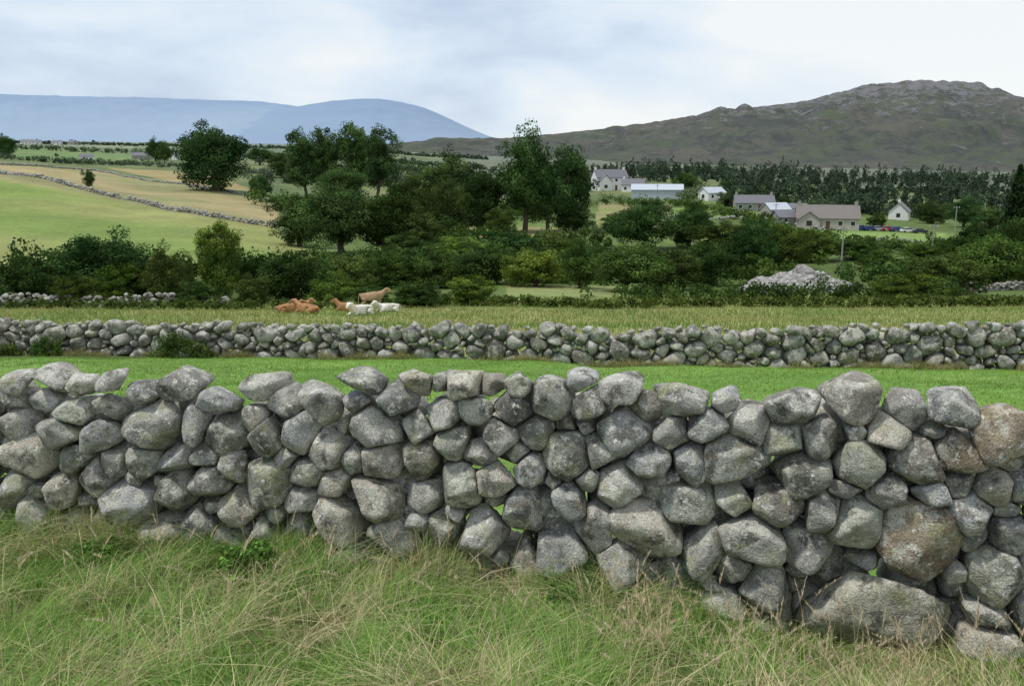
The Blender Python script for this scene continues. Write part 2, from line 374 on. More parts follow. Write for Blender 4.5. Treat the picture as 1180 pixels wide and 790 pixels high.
v2b,f2b,c2b=build(S2b,A2,W2,N2,.16,I2,R,-.35,col2,gap=.0)
mk("dry_stone_wall",np.concatenate([v2,v2b]),np.concatenate([f2,f2b+len(v2)]),M_stone2,np.concatenate([c2,c2b]),True)

def rocks(name,x,y,dz,s,v,mat,r):
    D0,F0=I1; n=len(x); z=Hh(x,y)+dz
    W=D0[None]*(s[:,None,None]*np.array([1.2,1.2,.85]))*(1+r.normal(0,.14,(n,len(D0),1)))+np.stack([x,y,z],-1)[:,None,:]
    Ff=(F0[None]+np.arange(n)[:,None,None]*len(D0)).reshape(-1,3); C=np.repeat(np.stack([v,v*.98,v*.93],-1),len(D0),0)
    mk(name,W.reshape(-1,3),Ff,mat,C)
def rubble(name,pts,h,size,seed,thick=.5,mat=None):
    r=np.random.default_rng(seed); pts=np.array(pts)[:,:2]; xs=[];hs=[]
    for a,b in zip(pts[:-1],pts[1:]):
        L=np.linalg.norm(b-a); cnt=int(L/size*h/size*1.5); t=r.random((cnt,1))
        xs.append(a+(b-a)*t+r.normal(0,thick*.3,(cnt,2))); hs.append(r.uniform(0,1,cnt)*h*(.85+.15*np.sin(t[:,0]*L*.35+seed)))
    p=np.concatenate(xs); n=len(p)
    rocks(name,p[:,0],p[:,1],np.concatenate(hs),size*r.uniform(.4,.75,n),r.uniform(.16,.38,n),mat or M_stoneF,r)
rubble("dry_stone_wall",[GD(-250,80)[0],GD(0,84)[0],GD(150,88)[0],GD(265,92)[0]],1.35,.42,1)
rubble("dry_stone_wall",[G(-200,182)[0],G(0,200)[0],G(100,220)[0],G(160,233)[0],G(240,250)[0],G(325,264)[0]],1.5,.7,2)
rubble("dry_stone_wall",[G(0,190)[0],G(110,197)[0],G(220,214)[0],G(318,234)[0]],1.0,.7,3)
rubble("dry_stone_wall",[G(1060,338)[0],G(1120,336)[0],G(1200,332)[0],G(1350,332)[0]],1.2,.42,4)
rubble("dry_stone_wall",[G(770,252)[0],G(880,255)[0],G(950,266)[0]],1.2,.8,6)
rubble("dry_stone_wall",[G(940,283)[0],G(1110,287)[0]],1.3,.7,8)
# rubble heap
g,dep=G(930,337); k=dep/F; r=np.random.default_rng(9); n=5200
a=r.uniform(0,6.283,n); q_=r.random(n)**.52; xx=np.cos(a)*q_*68*k; yv=np.sin(a)*q_*50*k
hp=np.clip((1-q_**2.3)*19*k*(1+.22*np.sin(xx*.9+.6)+.18*np.sin(yv*.7+1)+.12*np.sin(xx*2.3)),0,None)
q=NM("pale_rubble"); q.base(q.attr())
rocks("stone_heap",g[0]+xx,g[1]+yv+4,hp*r.uniform(.85,1,n),r.uniform(.12,.42,n),r.uniform(.17,.40,n),q.m,r)

# ------------------------------------------------------------ grass
def blades(P0,h,w,lean,bend,c0,c1,rng,seg=3):
    n=len(P0); d=np.stack([np.cos(lean),np.sin(lean)],-1); fa=rng.uniform(0,6.283,n); sd=np.stack([np.cos(fa),np.sin(fa),np.zeros(n)],-1)
    Vv=np.zeros((n,(seg+1)*2,3)); Cc=np.zeros((n,(seg+1)*2,3))
    for k in range(seg+1):
        t=k/seg; p=P0.copy(); p[:,:2]+=d*(bend*h*t*t)[:,None]; p[:,2]+=h*t*(1-.45*np.clip(bend,0,1.4)*t)
        ww=(w*(1-t)**.8*.5+w*.04)[:,None]
        Vv[:,2*k]=p-sd*ww; Vv[:,2*k+1]=p+sd*ww
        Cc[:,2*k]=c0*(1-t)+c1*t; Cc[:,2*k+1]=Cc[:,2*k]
    b=np.arange(n)[:,None]*((seg+1)*2)
    Ff=np.concatenate([np.stack([b[:,0]+2*k,b[:,0]+2*k+1,b[:,0]+2*k+3,b[:,0]+2*k+2],-1) for k in range(seg)])
    return Vv.reshape(-1,3),Ff,Cc.reshape(-1,3)
def scatter(name,n,xf,hr,wr,bendm,colf,seed,seg=3,thr=None,hf=None):
    r=np.random.default_rng(seed); x,y=xf(r,n)
    if thr is not None:
        k=thr(x,y,r); x,y=x[k],y[k]
    n=len(x); z=Hh(x,y)-.01; P0=np.stack([x,y,z],-1)
    h=r.uniform(*hr,n)*(1+.3*fnoise(x,y,hr[1]*3,seed+1)); h=np.abs(h); w=r.uniform(*wr,n)
    if hf is not None: h=h*hf(x,y)
    lean=fnoise(x,y,hr[1]*4,seed+2)*2.2+r.normal(0,1.0,n); bend=np.abs(r.normal(bendm,.35,n))
    c0,c1=colf(x,y,r,n)
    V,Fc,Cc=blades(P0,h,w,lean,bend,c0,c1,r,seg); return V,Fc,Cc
def joinm(name,parts,mat):
    Vs=[];Fs=[];Cs=[];n=0
    for v,f,c in parts: Vs.append(v);Fs.append(f+n);Cs.append(c);n+=len(v)
    return mk(name,np.concatenate(Vs),np.concatenate(Fs),mat,np.concatenate(Cs))
GR=np.array([.16,.32,.06]); GR2=np.array([.29,.44,.12]); STW=np.array([.74,.66,.40]); STW2=np.array([.52,.44,.26])
def fcol(x,y,r,n):
    st=(fnoise(x,y,.8,77)*.42+r.normal(0,.33,n)+.31+.20*np.clip(x/3,-1,1)+.14*np.clip((wall_y(x)-y<.35),0,1))
    m=np.clip((st-.45)*3,0,1)[:,None]; a=r.random(n)[:,None]
    g=(GR*(1-a)+GR2*a)*r.uniform(.7,1.2,(n,1)); s=(STW*(1-a)+STW2*a)*r.uniform(.75,1.15,(n,1))
    c=g*(1-m)+s*m; return c*.85,c*1.1  # roots darker than tips: shade painted into the blade colour
def hff(x,y): # grass is short under the big boulders on the right
    return 1-.55*sst(.6,1.8,x)*sst(1.5,.3,wall_y(x)-y)
def area1(r,n): x=r.uniform(-6.5,5.5,n); y=wall_y(x)+.12-(r.random(n)**1.1)*3.3; return x,y
g1=scatter("g",85000,area1,(.10,.27),(.004,.008),.75,fcol,50,hf=hff)
def clump(x,y,r): return fnoise(x,y,.45,91)+r.normal(0,.25,len(x))>.40
g2=scatter("g",64000,area1,(.24,.48),(.0035,.007),1.0,fcol,51,4,clump,hf=hff)
def clump2(x,y,r): return fnoise(x,y,.25,191)+r.normal(0,.2,len(x))>.88
def strw(x,y,r,n):
    c=STW*r.uniform(.7,1.2,(n,1)); return c*.9,c  # straw roots slightly darkened, shade painted in
g2b=scatter("g",42000,area1,(.28,.52),(.003,.0055),.9,strw,56,4,clump2,hf=hff)
def area1b(r,n): x=r.uniform(-6.5,5.5,n); y=wall_y(x)+.10-np.abs(r.normal(0,.16,n)); return x,y
g3=scatter("g",22000,area1b,(.16,.38),(.003,.006),.5,fcol,52,4,lambda x,y,r: fnoise(x,y,.6,92)+r.normal(0,.3,len(x))-.5*sst(.8,1.6,x)>.05,hf=hff)
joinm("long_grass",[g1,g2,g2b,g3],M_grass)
# seed-head stalks
r=np.random.default_rng(60); parts=[]
n=400; x=np.where(r.random(n)<.72,r.uniform(.5,3.8,n),r.uniform(-4,3,n)); y=wall_y(x)-.15-r.random(n)*1.3
h=r.uniform(.30,.62,n); lean=r.uniform(0,6.28,n); bend=np.abs(r.normal(.35,.2,n)); P0=np.stack([x,y,Hh(x,y)],-1)
c=np.array([.70,.61,.38])*r.uniform(.75,1.15,(n,1)); parts.append(blades(P0,h,np.full(n,.0026),lean,bend,c,c,r,4))
for k in range(30):
    t=.72+.29*k/30; p=P0.copy(); p[:,:2]+=np.stack([np.cos(lean),np.sin(lean)],-1)*(bend*h*t*t)[:,None]; p[:,2]+=h*t*(1-.45*bend*t)
    cc=np.array([.78,.66,.47])*r.uniform(.7,1.2,(n,1))
    parts.append(blades(p,r.uniform(.012,.036,n)*(1.3-(t-.72)*3.4),np.full(n,.006),r.uniform(0,6.28,n),np.full(n,.3),cc,cc,r,1))
joinm("seeding_grass",parts,M_grass)
# pasture between walls
def pc(x,y,r,n):
    a=r.random((n,1)); c=(np.array([.15,.29,.05])*(1-a)+np.array([.235,.38,.085])*a)*(1+.16*fnoise(x,y,4,70))[:,None]
    return c*.85,c*1.1  # pasture blades carry painted shade at the root, lighter tips
def a2(r,n):
    t=r.random(n); y=8.0+20*t**.8; x=r.uniform(-1,1,n)*(y*.60+1.2); k=y<wall2_y(x)+.2; return x[k],y[k]
g4=scatter("g",110000,a2,(.03,.09),(.010,.022),.7,pc,53,2)
def pedge(x,y,r,n):
    a=r.random((n,1)); c=np.array([.24,.28,.09])*(1-a)+np.array([.50,.43,.22])*a; return c*.8,c  # painted root shade in the wall-foot grass
def a3(r,n): x=r.uniform(-20,18,n); y=wall2_y(x)-.35-np.abs(r.normal(0,.18,n)); return x,y
g5=scatter("g",26000,a3,(.08,.30),(.008,.016),.5,pedge,54,3,lambda x,y,r: fnoise(x,y,2.2,93)+r.normal(0,.4,len(x))>.2)
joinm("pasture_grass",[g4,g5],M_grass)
def rc(x,y,r,n):
    m=np.clip(fnoise(x,y,10,71)*.35+r.normal(.32,.25,n),0,1)[:,None]; c=(np.array([.16,.26,.06])*(1-m)+np.array([.43,.40,.17])*m); return c*.8,c  # meadow blades darkened at the root as painted shade
def a4(r,n): t=r.random(n); y=29+78*t**.8; x=r.uniform(-1,1,n)*(y*.64); k=y>wall2_y(x)+.6; return x[k],y[k]
g6=scatter("g",68000,a4,(.16,.44),(.03,.06),.5,rc,55,2)
joinm("rough_meadow_grass",[g6],M_grass)

# ------------------------------------------------------------ foliage
def leaves(Cn,Rd,nper,size,ca,cb,rng,flat=.85,vlo=.55,vhi=1.45):
    m=len(Cn); idx=np.repeat(np.arange(m),nper); n=len(idx)
    d=rng.normal(size=(n,3)); d/=np.linalg.norm(d,axis=1)[:,None]
    rad=Rd[idx]*(.5+.6*rng.random(n)**.7)
    p=Cn[idx]+d*rad[:,None]*np.array([1,1,flat])
    nm=d+rng.normal(0,.6,(n,3))+np.array([0,0,.15]); nm/=np.linalg.norm(nm,axis=1)[:,None]
    rv=rng.normal(size=(n,3)); t1=np.cross(nm,rv); t1/=np.linalg.norm(t1,axis=1)[:,None]; t2=np.cross(nm,t1)
    s=(size*rng.uniform(.6,1.3,n))[:,None]
    q=np.stack([p-t1*s*.5,p-t2*s*.35,p+t1*s*.5,p+t2*s*.35],1).reshape(-1,3)
    a=rng.random((m,1)); bc=(np.array(ca)*(1-a)+np.array(cb)*a)*rng.uniform(vlo,vhi,(m,1))
    c=bc[idx]*rng.uniform(.7,1.3,(n,1)); c=np.repeat(c,4,0)
    return q,np.arange(n*4).reshape(-1,4),c
def tube(pts,rad,sides=7):
    pts=np.array(pts,float); Vv=[]
    for k,p in enumerate(pts):
        d=pts[min(k+1,len(pts)-1)]-pts[max(k-1,0)]; d/=np.linalg.norm(d)+1e-9
        a=np.cross(d,[.3,1,.1]); a/=np.linalg.norm(a); b=np.cross(d,a)
        th=np.arange(sides)*2*math.pi/sides; Vv.append(p+rad[k]*(np.cos(th)[:,None]*a+np.sin(th)[:,None]*b))
    Ff=[]
    for k in range(len(pts)-1):
        for j in range(sides): Ff.append([k*sides+j,k*sides+(j+1)%sides,(k+1)*sides+(j+1)%sides,(k+1)*sides+j])
    return np.concatenate(Vv),np.array(Ff)
LD1=(.038,.074,.020); LD2=(.088,.145,.038)
def tree_mesh(name,seed,kind):
    r=np.random.default_rng(seed)
    if kind=='oak': nb=125; cz,rz,rx=5.1,4.9,4.8; br=(.65,1.35); nper=175; ls=.25; lo=.3
    elif kind=='tall': nb=95; cz,rz,rx=5.6,4.5,3.1; br=(.4,.95); nper=130; ls=.21; lo=.7
    elif kind=='shrub': nb=100; cz,rz,rx=4.3,5.2,5.2; br=(.55,1.4); nper=160; ls=.30; lo=0
    d=r.normal(size=(nb,3)); d/=np.linalg.norm(d,axis=1)[:,None]
    lob=1+.13*np.sin(d[:,0]*3+seed)+.10*np.sin(d[:,1]*4+seed*2)+.10*np.sin(d[:,2]*5+seed*3)+.10*np.sin((d[:,0]-d[:,1])*6+seed)
    rr_=r.random(nb)**.42*lob; Rd=r.uniform(*br,nb)
    Cn=np.stack([d[:,0]*rr_*(rx-1),d[:,1]*rr_*(rx-1),cz+d[:,2]*rr_*(rz-.8)],-1)
    Cn[:,2]=np.maximum(Cn[:,2],lo+Rd*.5)
    Vv,Ff,Cc=leaves(Cn,Rd,nper,ls,LD1,LD2,r)
    k=r.integers(0,nb,110); dd=r.normal(size=(110,3)); dd/=np.linalg.norm(dd,axis=1)[:,None]
    Vs2,Fs2,Cs2=leaves(Cn[k]+dd*Rd[k][:,None]*1.05,np.full(110,.35),26,ls*.9,LD1,LD2,r)
    parts=[(Vv,Ff,Cc,1),(Vs2,Fs2,Cs2,1)]
    tr=.34 if kind=='oak' else .2
    w=r.normal(0,.15,(5,2)); tp=[(w[i_,0],w[i_,1],z_) for i_,z_ in enumerate((-1.2,1,2.8,4.6,6.6))]
    a,b=tube(tp,[tr*1.35,tr,tr*.8,tr*.55,tr*.2],9); parts.append((a,b,np.full((len(a),3),.5),0))
    for i_ in r.choice(nb,14,replace=False):
        e=Cn[i_]; z0=r.uniform(1.2 if kind!='shrub' else 0,4.2); z0=min(z0,e[2]); mid=(np.array([0,0,z0])*.5+e*.5)+np.array([0,0,.4])
        a,b=tube([(0,0,z0),mid,e],[tr*.45,tr*.28,tr*.08],5); parts.append((a,b,np.full((len(a),3),.5),0))
    Vs=[];Fs=[];Cs=[];Mi=[];n=0
    for a,b,c,m in parts: Vs.append(a);Fs.append(b+n);Cs.append(c);Mi+= [m]*len(b);n+=len(a)
    return mk(name,np.concatenate(Vs),np.concatenate(Fs),[M_bark,M_leaf],np.concatenate(Cs),mi=Mi,obj=False)
TM={'oak':[tree_mesh("broadleaf_crown",s,'oak') for s in (1,2,3,4,11)],'tall':[tree_mesh("ash_crown",s,'tall') for s in (5,6,12)],'shrub':[tree_mesh("shrub_crown",s,'shrub') for s in (7,8,9,10)]}
def conifer_mesh(seed,N=2600,ls=.5):
    r=np.random.default_rng(seed); z=1+9*(r.random(N)**1.3); rad=(10-z)*.27*(.35+.65*r.random(N)**.5)*(1+.25*np.sin(z*5)); a=r.uniform(0,6.28,N)
    Cn=np.stack([np.cos(a)*rad,np.sin(a)*rad,z-rad*.25],-1)
    V,Fc,C=leaves(Cn,np.full(N,.15),2,ls,(.026,.052,.018),(.05,.085,.03),r); a,b=tube([(0,0,-1),(0,0,9)],[.2,.03],6)
    return mk("conifer_crown",np.concatenate([a,V]),np.concatenate([b,Fc+len(a)]),[M_bark,M_leaf],np.concatenate([np.full((len(a),3),.5),C]),mi=[0]*len(b)+[1]*len(Fc),obj=False)
TM['con']=[conifer_mesh(1)]
NMN={'oak':'broadleaf_tree','tall':'ash_tree','shrub':'shrub','con':'conifer_tree'}
NW={'oak':8.2,'tall':6.0,'shrub':8.6,'con':5.}
cnt=[0]
def tree(px,row,w,h,kind,tint=(1,1,1)):
    p,dep=G(px,row); k=dep/F; W_=w*k; H_=h*k; cnt[0]+=1
    me=TM[kind][cnt[0]%len(TM[kind])]
    o=link(bpy.data.objects.new(NMN[kind],me)); sc=W_/NW[kind]
    o.location=(p[0],p[1],p[2]-.1); o.scale=(sc,sc*.95,H_/10.); o.rotation_euler=(0,0,R.uniform(0,6.28))
    hz=min(.22,max(0,(dep-160)/950)); t=np.array(tint)*R.uniform(.82,1.2)*np.array([R.uniform(.88,1.15),1,R.uniform(.85,1.1)]); t=t*(1-hz)+np.array([1.4,1.5,2.6])*hz  # blue haze mixed into the leaf tint of farther trees
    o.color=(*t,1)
D=(.70,.76,.80); Mi_=(1.05,1.0,.95); Li=(1.75,1.6,1.25); Ye=(1.9,1.65,1.1)
for t in [(248,220,88,80,'oak',D),(352,232,54,84,'tall',Mi_),(378,232,50,94,'tall',Mi_),(412,232,54,94,'tall',Li),(438,234,58,90,'tall',Mi_),(395,238,60,50,'oak',Mi_),(605,268,74,116,'oak',D),(655,266,62,102,'oak',D),(630,268,54,92,'oak',D),
 (505,260,90,82,'oak',Mi_),(553,268,66,80,'oak',D),(470,262,60,58,'oak',Mi_),(345,284,62,62,'oak',D),(392,292,90,84,'oak',D),(442,292,76,78,'oak',D),(512,278,54,74,'oak',Mi_),(365,266,50,40,'shrub',Mi_),(480,292,60,54,'shrub',Mi_),
 (740,288,74,60,'oak',D),(792,286,62,50,'oak',D),(712,268,44,24,'shrub',Mi_),(665,268,40,34,'shrub',D),(580,272,40,40,'shrub',Li),
 (118,347,112,88,'oak',D),(252,347,64,98,'tall',Li),(258,347,50,78,'oak',Li),(28,354,84,60,'shrub',D),(335,350,92,64,'oak',D),(136,350,56,50,'shrub',Li),(196,350,62,68,'oak',Mi_),(290,353,50,42,'shrub',Mi_),(-50,352,90,70,'oak',D),(85,354,50,40,'shrub',Mi_),(225,354,50,36,'shrub',D),(165,348,50,60,'shrub',D),(60,350,60,48,'shrub',D),(300,345,50,54,'shrub',D),
 (400,338,66,52,'shrub',Mi_),(447,332,66,46,'shrub',Mi_),(500,332,76,52,'shrub',Mi_),(560,328,76,48,'oak',D),(618,330,70,50,'shrub',Li),(668,332,46,62,'oak',Mi_),(722,336,92,62,'oak',Mi_),(772,334,70,46,'shrub',Mi_),(818,330,66,50,'oak',D),(862,318,64,62,'oak',D),(902,310,60,52,'oak',Mi_),(545,352,60,38,'shrub',Li),(480,354,60,34,'shrub',Mi_),(430,350,50,24,'shrub',D),(385,350,60,40,'shrub',Li),
 (470,304,60,36,'shrub',D),(530,302,70,34,'shrub',Li),(590,300,70,34,'shrub',D),(640,300,60,36,'shrub',Mi_),
 (935,302,60,38,'shrub',Mi_),(985,300,60,30,'shrub',Mi_),(830,290,76,38,'shrub',Mi_),(875,284,50,32,'shrub',D),(800,262,40,24,'shrub',Mi_),(1060,300,46,22,'shrub',Mi_),
 (1088,338,84,50,'shrub',Mi_),(1145,332,96,66,'oak',Mi_),(1040,346,80,34,'shrub',Li),(1200,330,90,90,'oak',D),(1115,308,64,42,'shrub',D),(1015,312,60,24,'shrub',Mi_),(1165,306,60,56,'oak',D),
 (1166,290,44,98,'con',D),(1190,288,50,90,'con',D),(1125,292,44,44,'shrub',D),
 (103,216,14,22,'oak',D),(300,232,26,34,'oak',D),(180,186,24,26,'oak',D),(8,182,24,28,'oak',D),(190,188,20,24,'oak',Mi_),(325,205,34,30,'oak',Mi_),(300,190,30,22,'oak',D),
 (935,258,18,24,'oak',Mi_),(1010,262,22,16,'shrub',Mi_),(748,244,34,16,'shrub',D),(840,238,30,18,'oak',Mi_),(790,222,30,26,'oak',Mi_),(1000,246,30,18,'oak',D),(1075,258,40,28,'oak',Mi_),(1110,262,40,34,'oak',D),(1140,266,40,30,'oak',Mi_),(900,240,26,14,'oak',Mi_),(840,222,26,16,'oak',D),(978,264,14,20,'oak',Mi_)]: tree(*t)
def mass(name,blobs,ls,ca=LD1,cb=LD2,dens=14,seed=1,tint=(1,1,1)):
    r=np.random.default_rng(seed); b=np.array(blobs); nper=max(20,int(dens*np.mean(b[:,3])**2/ls**2))
    V,Fc,C=leaves(b[:,:3],b[:,3],min(nper,300),ls,ca,cb,r)
    o=mk(name,V,Fc,M_leaf,C); o.color=(*tint,1); return o
def hedge(name,path,hpx,sp,ls,seed,tint=(1,1,1),wid=1.0,byd=False,ca=LD1,cb=LD2):
    r=np.random.default_rng(seed); pts=[(GD if byd else G)(a,b) for a,b in path]; bl=[]
    for (p,d1),(q_,d2) in zip(pts[:-1],pts[1:]):
        L=np.linalg.norm((q_-p)[:2]); hh=hpx*(d1+d2)/2/F; n=max(2,int(L/(hh*sp)))
        t=((np.arange(n)+r.random(n))/n)[:,None]; c=p[:2]+(q_-p)[:2]*t+r.normal(0,hh*.4*wid,(n,2)); rr_=hh*r.uniform(.22,.62,n)
        tall=1+.9*(r.random(n)<.07)
        bl.append(np.stack([c[:,0],c[:,1],Hh(c[:,0],c[:,1])+r.uniform(.2,.65,n)*hh*tall,rr_],-1))
    mass(name,np.concatenate(bl),ls,ca,cb,14,seed,tint)
GO1=(.065,.10,.024); GO2=(.13,.18,.042)
hedge("gorse_thicket",[(455,352),(560,352),(640,354),(700,356),(780,354),(860,353),(950,354),(1060,354),(1180,352),(1400,350)],14,.16,.28,101,wid=2,ca=GO1,cb=GO2)
hedge("gorse_thicket",[(700,345),(800,344),(900,346),(1000,343),(1100,340)],20,.22,.32,102,wid=2)
hedge("bramble_thicket",[(-200,356),(0,356),(100,356),(200,357),(300,357),(400,356)],12,.26,.28,103,wid=1.2,ca=GO1,cb=GO2)
hedge("hedgerow",[(380,308),(450,312),(560,314),(700,312),(800,308),(900,300)],26,.16,.5,104,wid=2.2)
hedge("hedgerow",[(330,322),(400,326),(480,326),(560,328),(660,326),(760,322),(850,320)],26,.18,.45,105,wid=2,tint=(1.25,1.15,1))
hedge("hedgerow",[(-200,322),(0,326),(120,330),(250,328),(360,326)],36,.17,.5,106,wid=1.3,tint=D)
hedge("hedgerow",[(420,262),(480,270),(560,282),(640,286),(700,284)],20,.2,.6,107,wid=2)
hedge("hedgerow",[(640,240),(690,236),(780,238),(870,256),(940,284),(1040,288),(1120,292)],12,.26,.6,108,wid=1.6,tint=(1.3,1.2,1.2))
hedge("hedgerow",[(890,270),(960,288),(1050,294),(1140,298),(1300,300)],18,.25,.6,109,wid=2,tint=(1.1,1.05,1))
hedge("hedgerow",[(900,322),(860,326),(800,326)],26,.25,.5,110,wid=2,tint=(1.3,1.2,1))
hedge("hedgerow",[(1000,326),(1080,324),(1180,320),(1400,318)],28,.2,.5,111,wid=2)
hedge("hedgerow",[(300,236),(340,240),(420,246),(480,248),(560,254),(640,252)],20,.22,.8,112,wid=2,tint=(1.1,1.1,1.1))
AE1=(.07,.105,.068); AE2=(.11,.15,.088)  # leaf colours with aerial haze painted in, for far tree lines
hedge("distant_tree_line",[(300,210),(380,214),(460,214),(560,224),(660,222)],18,.2,1.1,113,ca=AE1,cb=AE2,wid=1.6)
hedge("distant_tree_line",[(-300,176),(0,183),(60,188),(150,190),(260,196),(330,204)],7,.35,1.6,114,ca=AE1,cb=AE2)
hedge("distant_tree_line",[(-300,168),(0,172),(120,176),(220,178),(330,184),(460,188),(560,196)],7,.3,2.2,115,ca=AE1,cb=AE2)
hedge("distant_tree_line",[(0,165),(100,167),(200,169),(330,172),(440,176),(560,184)],4,.3,3,116,ca=AE1,cb=AE2)
hedge("distant_tree_line",[(300,192),(400,196),(500,204),(620,208),(700,208)],12,.25,1.8,117,ca=AE1,cb=AE2,wid=2)
hedge("distant_tree_line",[(780,228),(840,232),(900,236),(1000,246),(1100,252),(1200,254),(1350,254)],14,.16,1.0,118,ca=(.065,.10,.048),cb=(.12,.16,.075),wid=2.5)  # weaker painted haze in these leaf colours
# conifer plantation with mixed edge
r=np.random.default_rng(120)
px=r.uniform(680,1330,1500); d=r.uniform(360,1000,1500); kk=~((px<830)&(d<640)); px,d=px[kk],d[kk]
x,y,z,dep=GDv(px,d); n=len(x); kk=fnoise(x,y,45,131)>-1.0; x,y,z,d=x[kk],y[kk],z[kk],d[kk]; n=len(x)
hh=r.uniform(3.5,9,n)*(1+.35*fnoise(x,y,60,130))*np.where(d>700,1.3,1); brd=r.random(n)<.6
Cn=[];Rr=[]
for t in np.linspace(.12,1,10):
    Cn.append(np.stack([x+r.normal(0,.6,n),y+r.normal(0,.6,n),z+hh*t*np.where(brd,.85,1)],-1))
    Rr.append(np.where(brd,hh*.33*np.sqrt(np.clip(1-(2*t-1.1)**2,.02,1)),(1-t)*hh*.28+.35))
tr_=np.tile(r.uniform(.65,1.4,n),10)
V,Fc,C=leaves(np.concatenate(Cn),np.concatenate(Rr),13,1.3,(.044,.072,.046),(.072,.105,.062),r,vlo=.8,vhi=1.2)  # plantation greens greyed toward blue, distance haze painted into the leaves
C=C*np.repeat(tr_,13*4)[:,None]
mk("conifer_plantation",V,Fc,M_leaf,C)
# small near-wall bushes
def nearbush(name,px,d,w,h,seed,ca,cb,ls=.06):
    r=np.random.default_rng(seed); p,dep=GD(px,d); bl=[]
    for _ in range(34):
        a=r.uniform(0,6.28); q_=r.random()**.5; x_=p[0]+math.cos(a)*q_*w*.5; y_=p[1]+math.sin(a)*q_*w*.25
        bl.append((x_,y_,H(x_,y_)+h*(1-q_**2)*r.uniform(.3,.85),r.uniform(.1,.2)*h*1.4))
    mass(name,bl,ls,ca,cb,10,seed)
nearbush("gorse_bush",205,28.0,1.7,1.0,130,GO1,(.09,.15,.04)); nearbush("gorse_bush",235,28.1,.9,.6,131,GO1,GO2); nearbush("gorse_bush",55,28.9,1.2,.8,132,GO1,(.10,.19,.04)); nearbush("gorse_bush",12,29.0,.8,.5,133,GO1,GO2)
nearbush("nettle_patch",288,5.62,.42,.34,134,(.10,.20,.04),(.20,.34,.08),.035); nearbush("nettle_patch",650,5.25,.3,.2,135,(.10,.20,.04),(.20,.34,.08),.03)
nearbush("nettle_patch",120,5.9,.5,.25,136,(.10,.20,.04),(.20,.34,.08),.035)

# ------------------------------------------------------------ buildings
def flat(name,col,rough=.8,var=.12,sc=1.5):
    q=NM(name,rough,.3); n=q.noise(sc,4,.7); a=np.array(col); q.base(q.mix(n,tuple(a*(1-var)),tuple(np.minimum(a*(1+var),.95)))); return q.m
M_white=flat("white_render",(.72,.72,.70)); M_cream=flat("cream_render",(.42,.39,.34)); M_grey=flat("grey_render",(.30,.29,.27)); M_slate=flat("slate_roof",(.15,.15,.17),.6,.3,3)
M_brown=flat("tile_roof",(.18,.165,.155),.8,.3,3); M_metal=flat("pale_sheet_roof",(.44,.49,.56),.5,.1,.4); M_glass=flat("window_glass",(.03,.035,.04),.1); M_frame=flat("window_frame",(.75,.75,.73)); M_door=flat("door_paint",(.12,.06,.04)); M_shed=flat("shed_cladding",(.42,.46,.50))
def part(name,V,Fc,mat,par):
    me=bpy.data.meshes.new(name); me.from_pydata([tuple(v) for v in V],[],Fc); me.materials.append(mat); me.update()
    o=link(bpy.data.objects.new(name,me)); o.parent=par; return o
def box(name,x0,x1,y0,y1,z0,z1,mat,par):
    return part(name,[(x0,y0,z0),(x1,y0,z0),(x1,y1,z0),(x0,y1,z0),(x0,y0,z1),(x1,y0,z1),(x1,y1,z1),(x0,y1,z1)],[(0,3,2,1),(4,5,6,7),(0,1,5,4),(1,2,6,5),(2,3,7,6),(3,0,4,7)],mat,par)
def gable(par,w,dp,wh,rh,wall,roof,pre="",x0=0,y0=0,ov=.35):
    a,b=w/2,dp/2
    V=[(x0-a,y0-b,-2),(x0+a,y0-b,-2),(x0+a,y0+b,-2),(x0-a,y0+b,-2),(x0-a,y0-b,wh),(x0+a,y0-b,wh),(x0+a,y0+b,wh),(x0-a,y0+b,wh),(x0-a,y0,wh+rh),(x0+a,y0,wh+rh)]
    part(pre+"walls",V,[(0,1,5,4),(2,3,7,6),(1,2,6,9,5),(3,0,4,8,7)],wall,par)
    for sg,nm in ((-1,"roof_front"),(1,"roof_back")):
        e=ov; k=rh/b; y1=sg*(b+e); z1=wh-k*e
        V=[];th=.18
        for zz in (.04,.04+th):
            V+=[(x0-a-e,y0+y1,z1+zz),(x0+a+e,y0+y1,z1+zz),(x0+a+e,y0,wh+rh+zz),(x0-a-e,y0,wh+rh+zz)]
        part(pre+nm,V,[(0,3,2,1),(4,5,6,7),(0,1,5,4),(1,2,6,5),(2,3,7,6),(3,0,4,7)],roof,par)
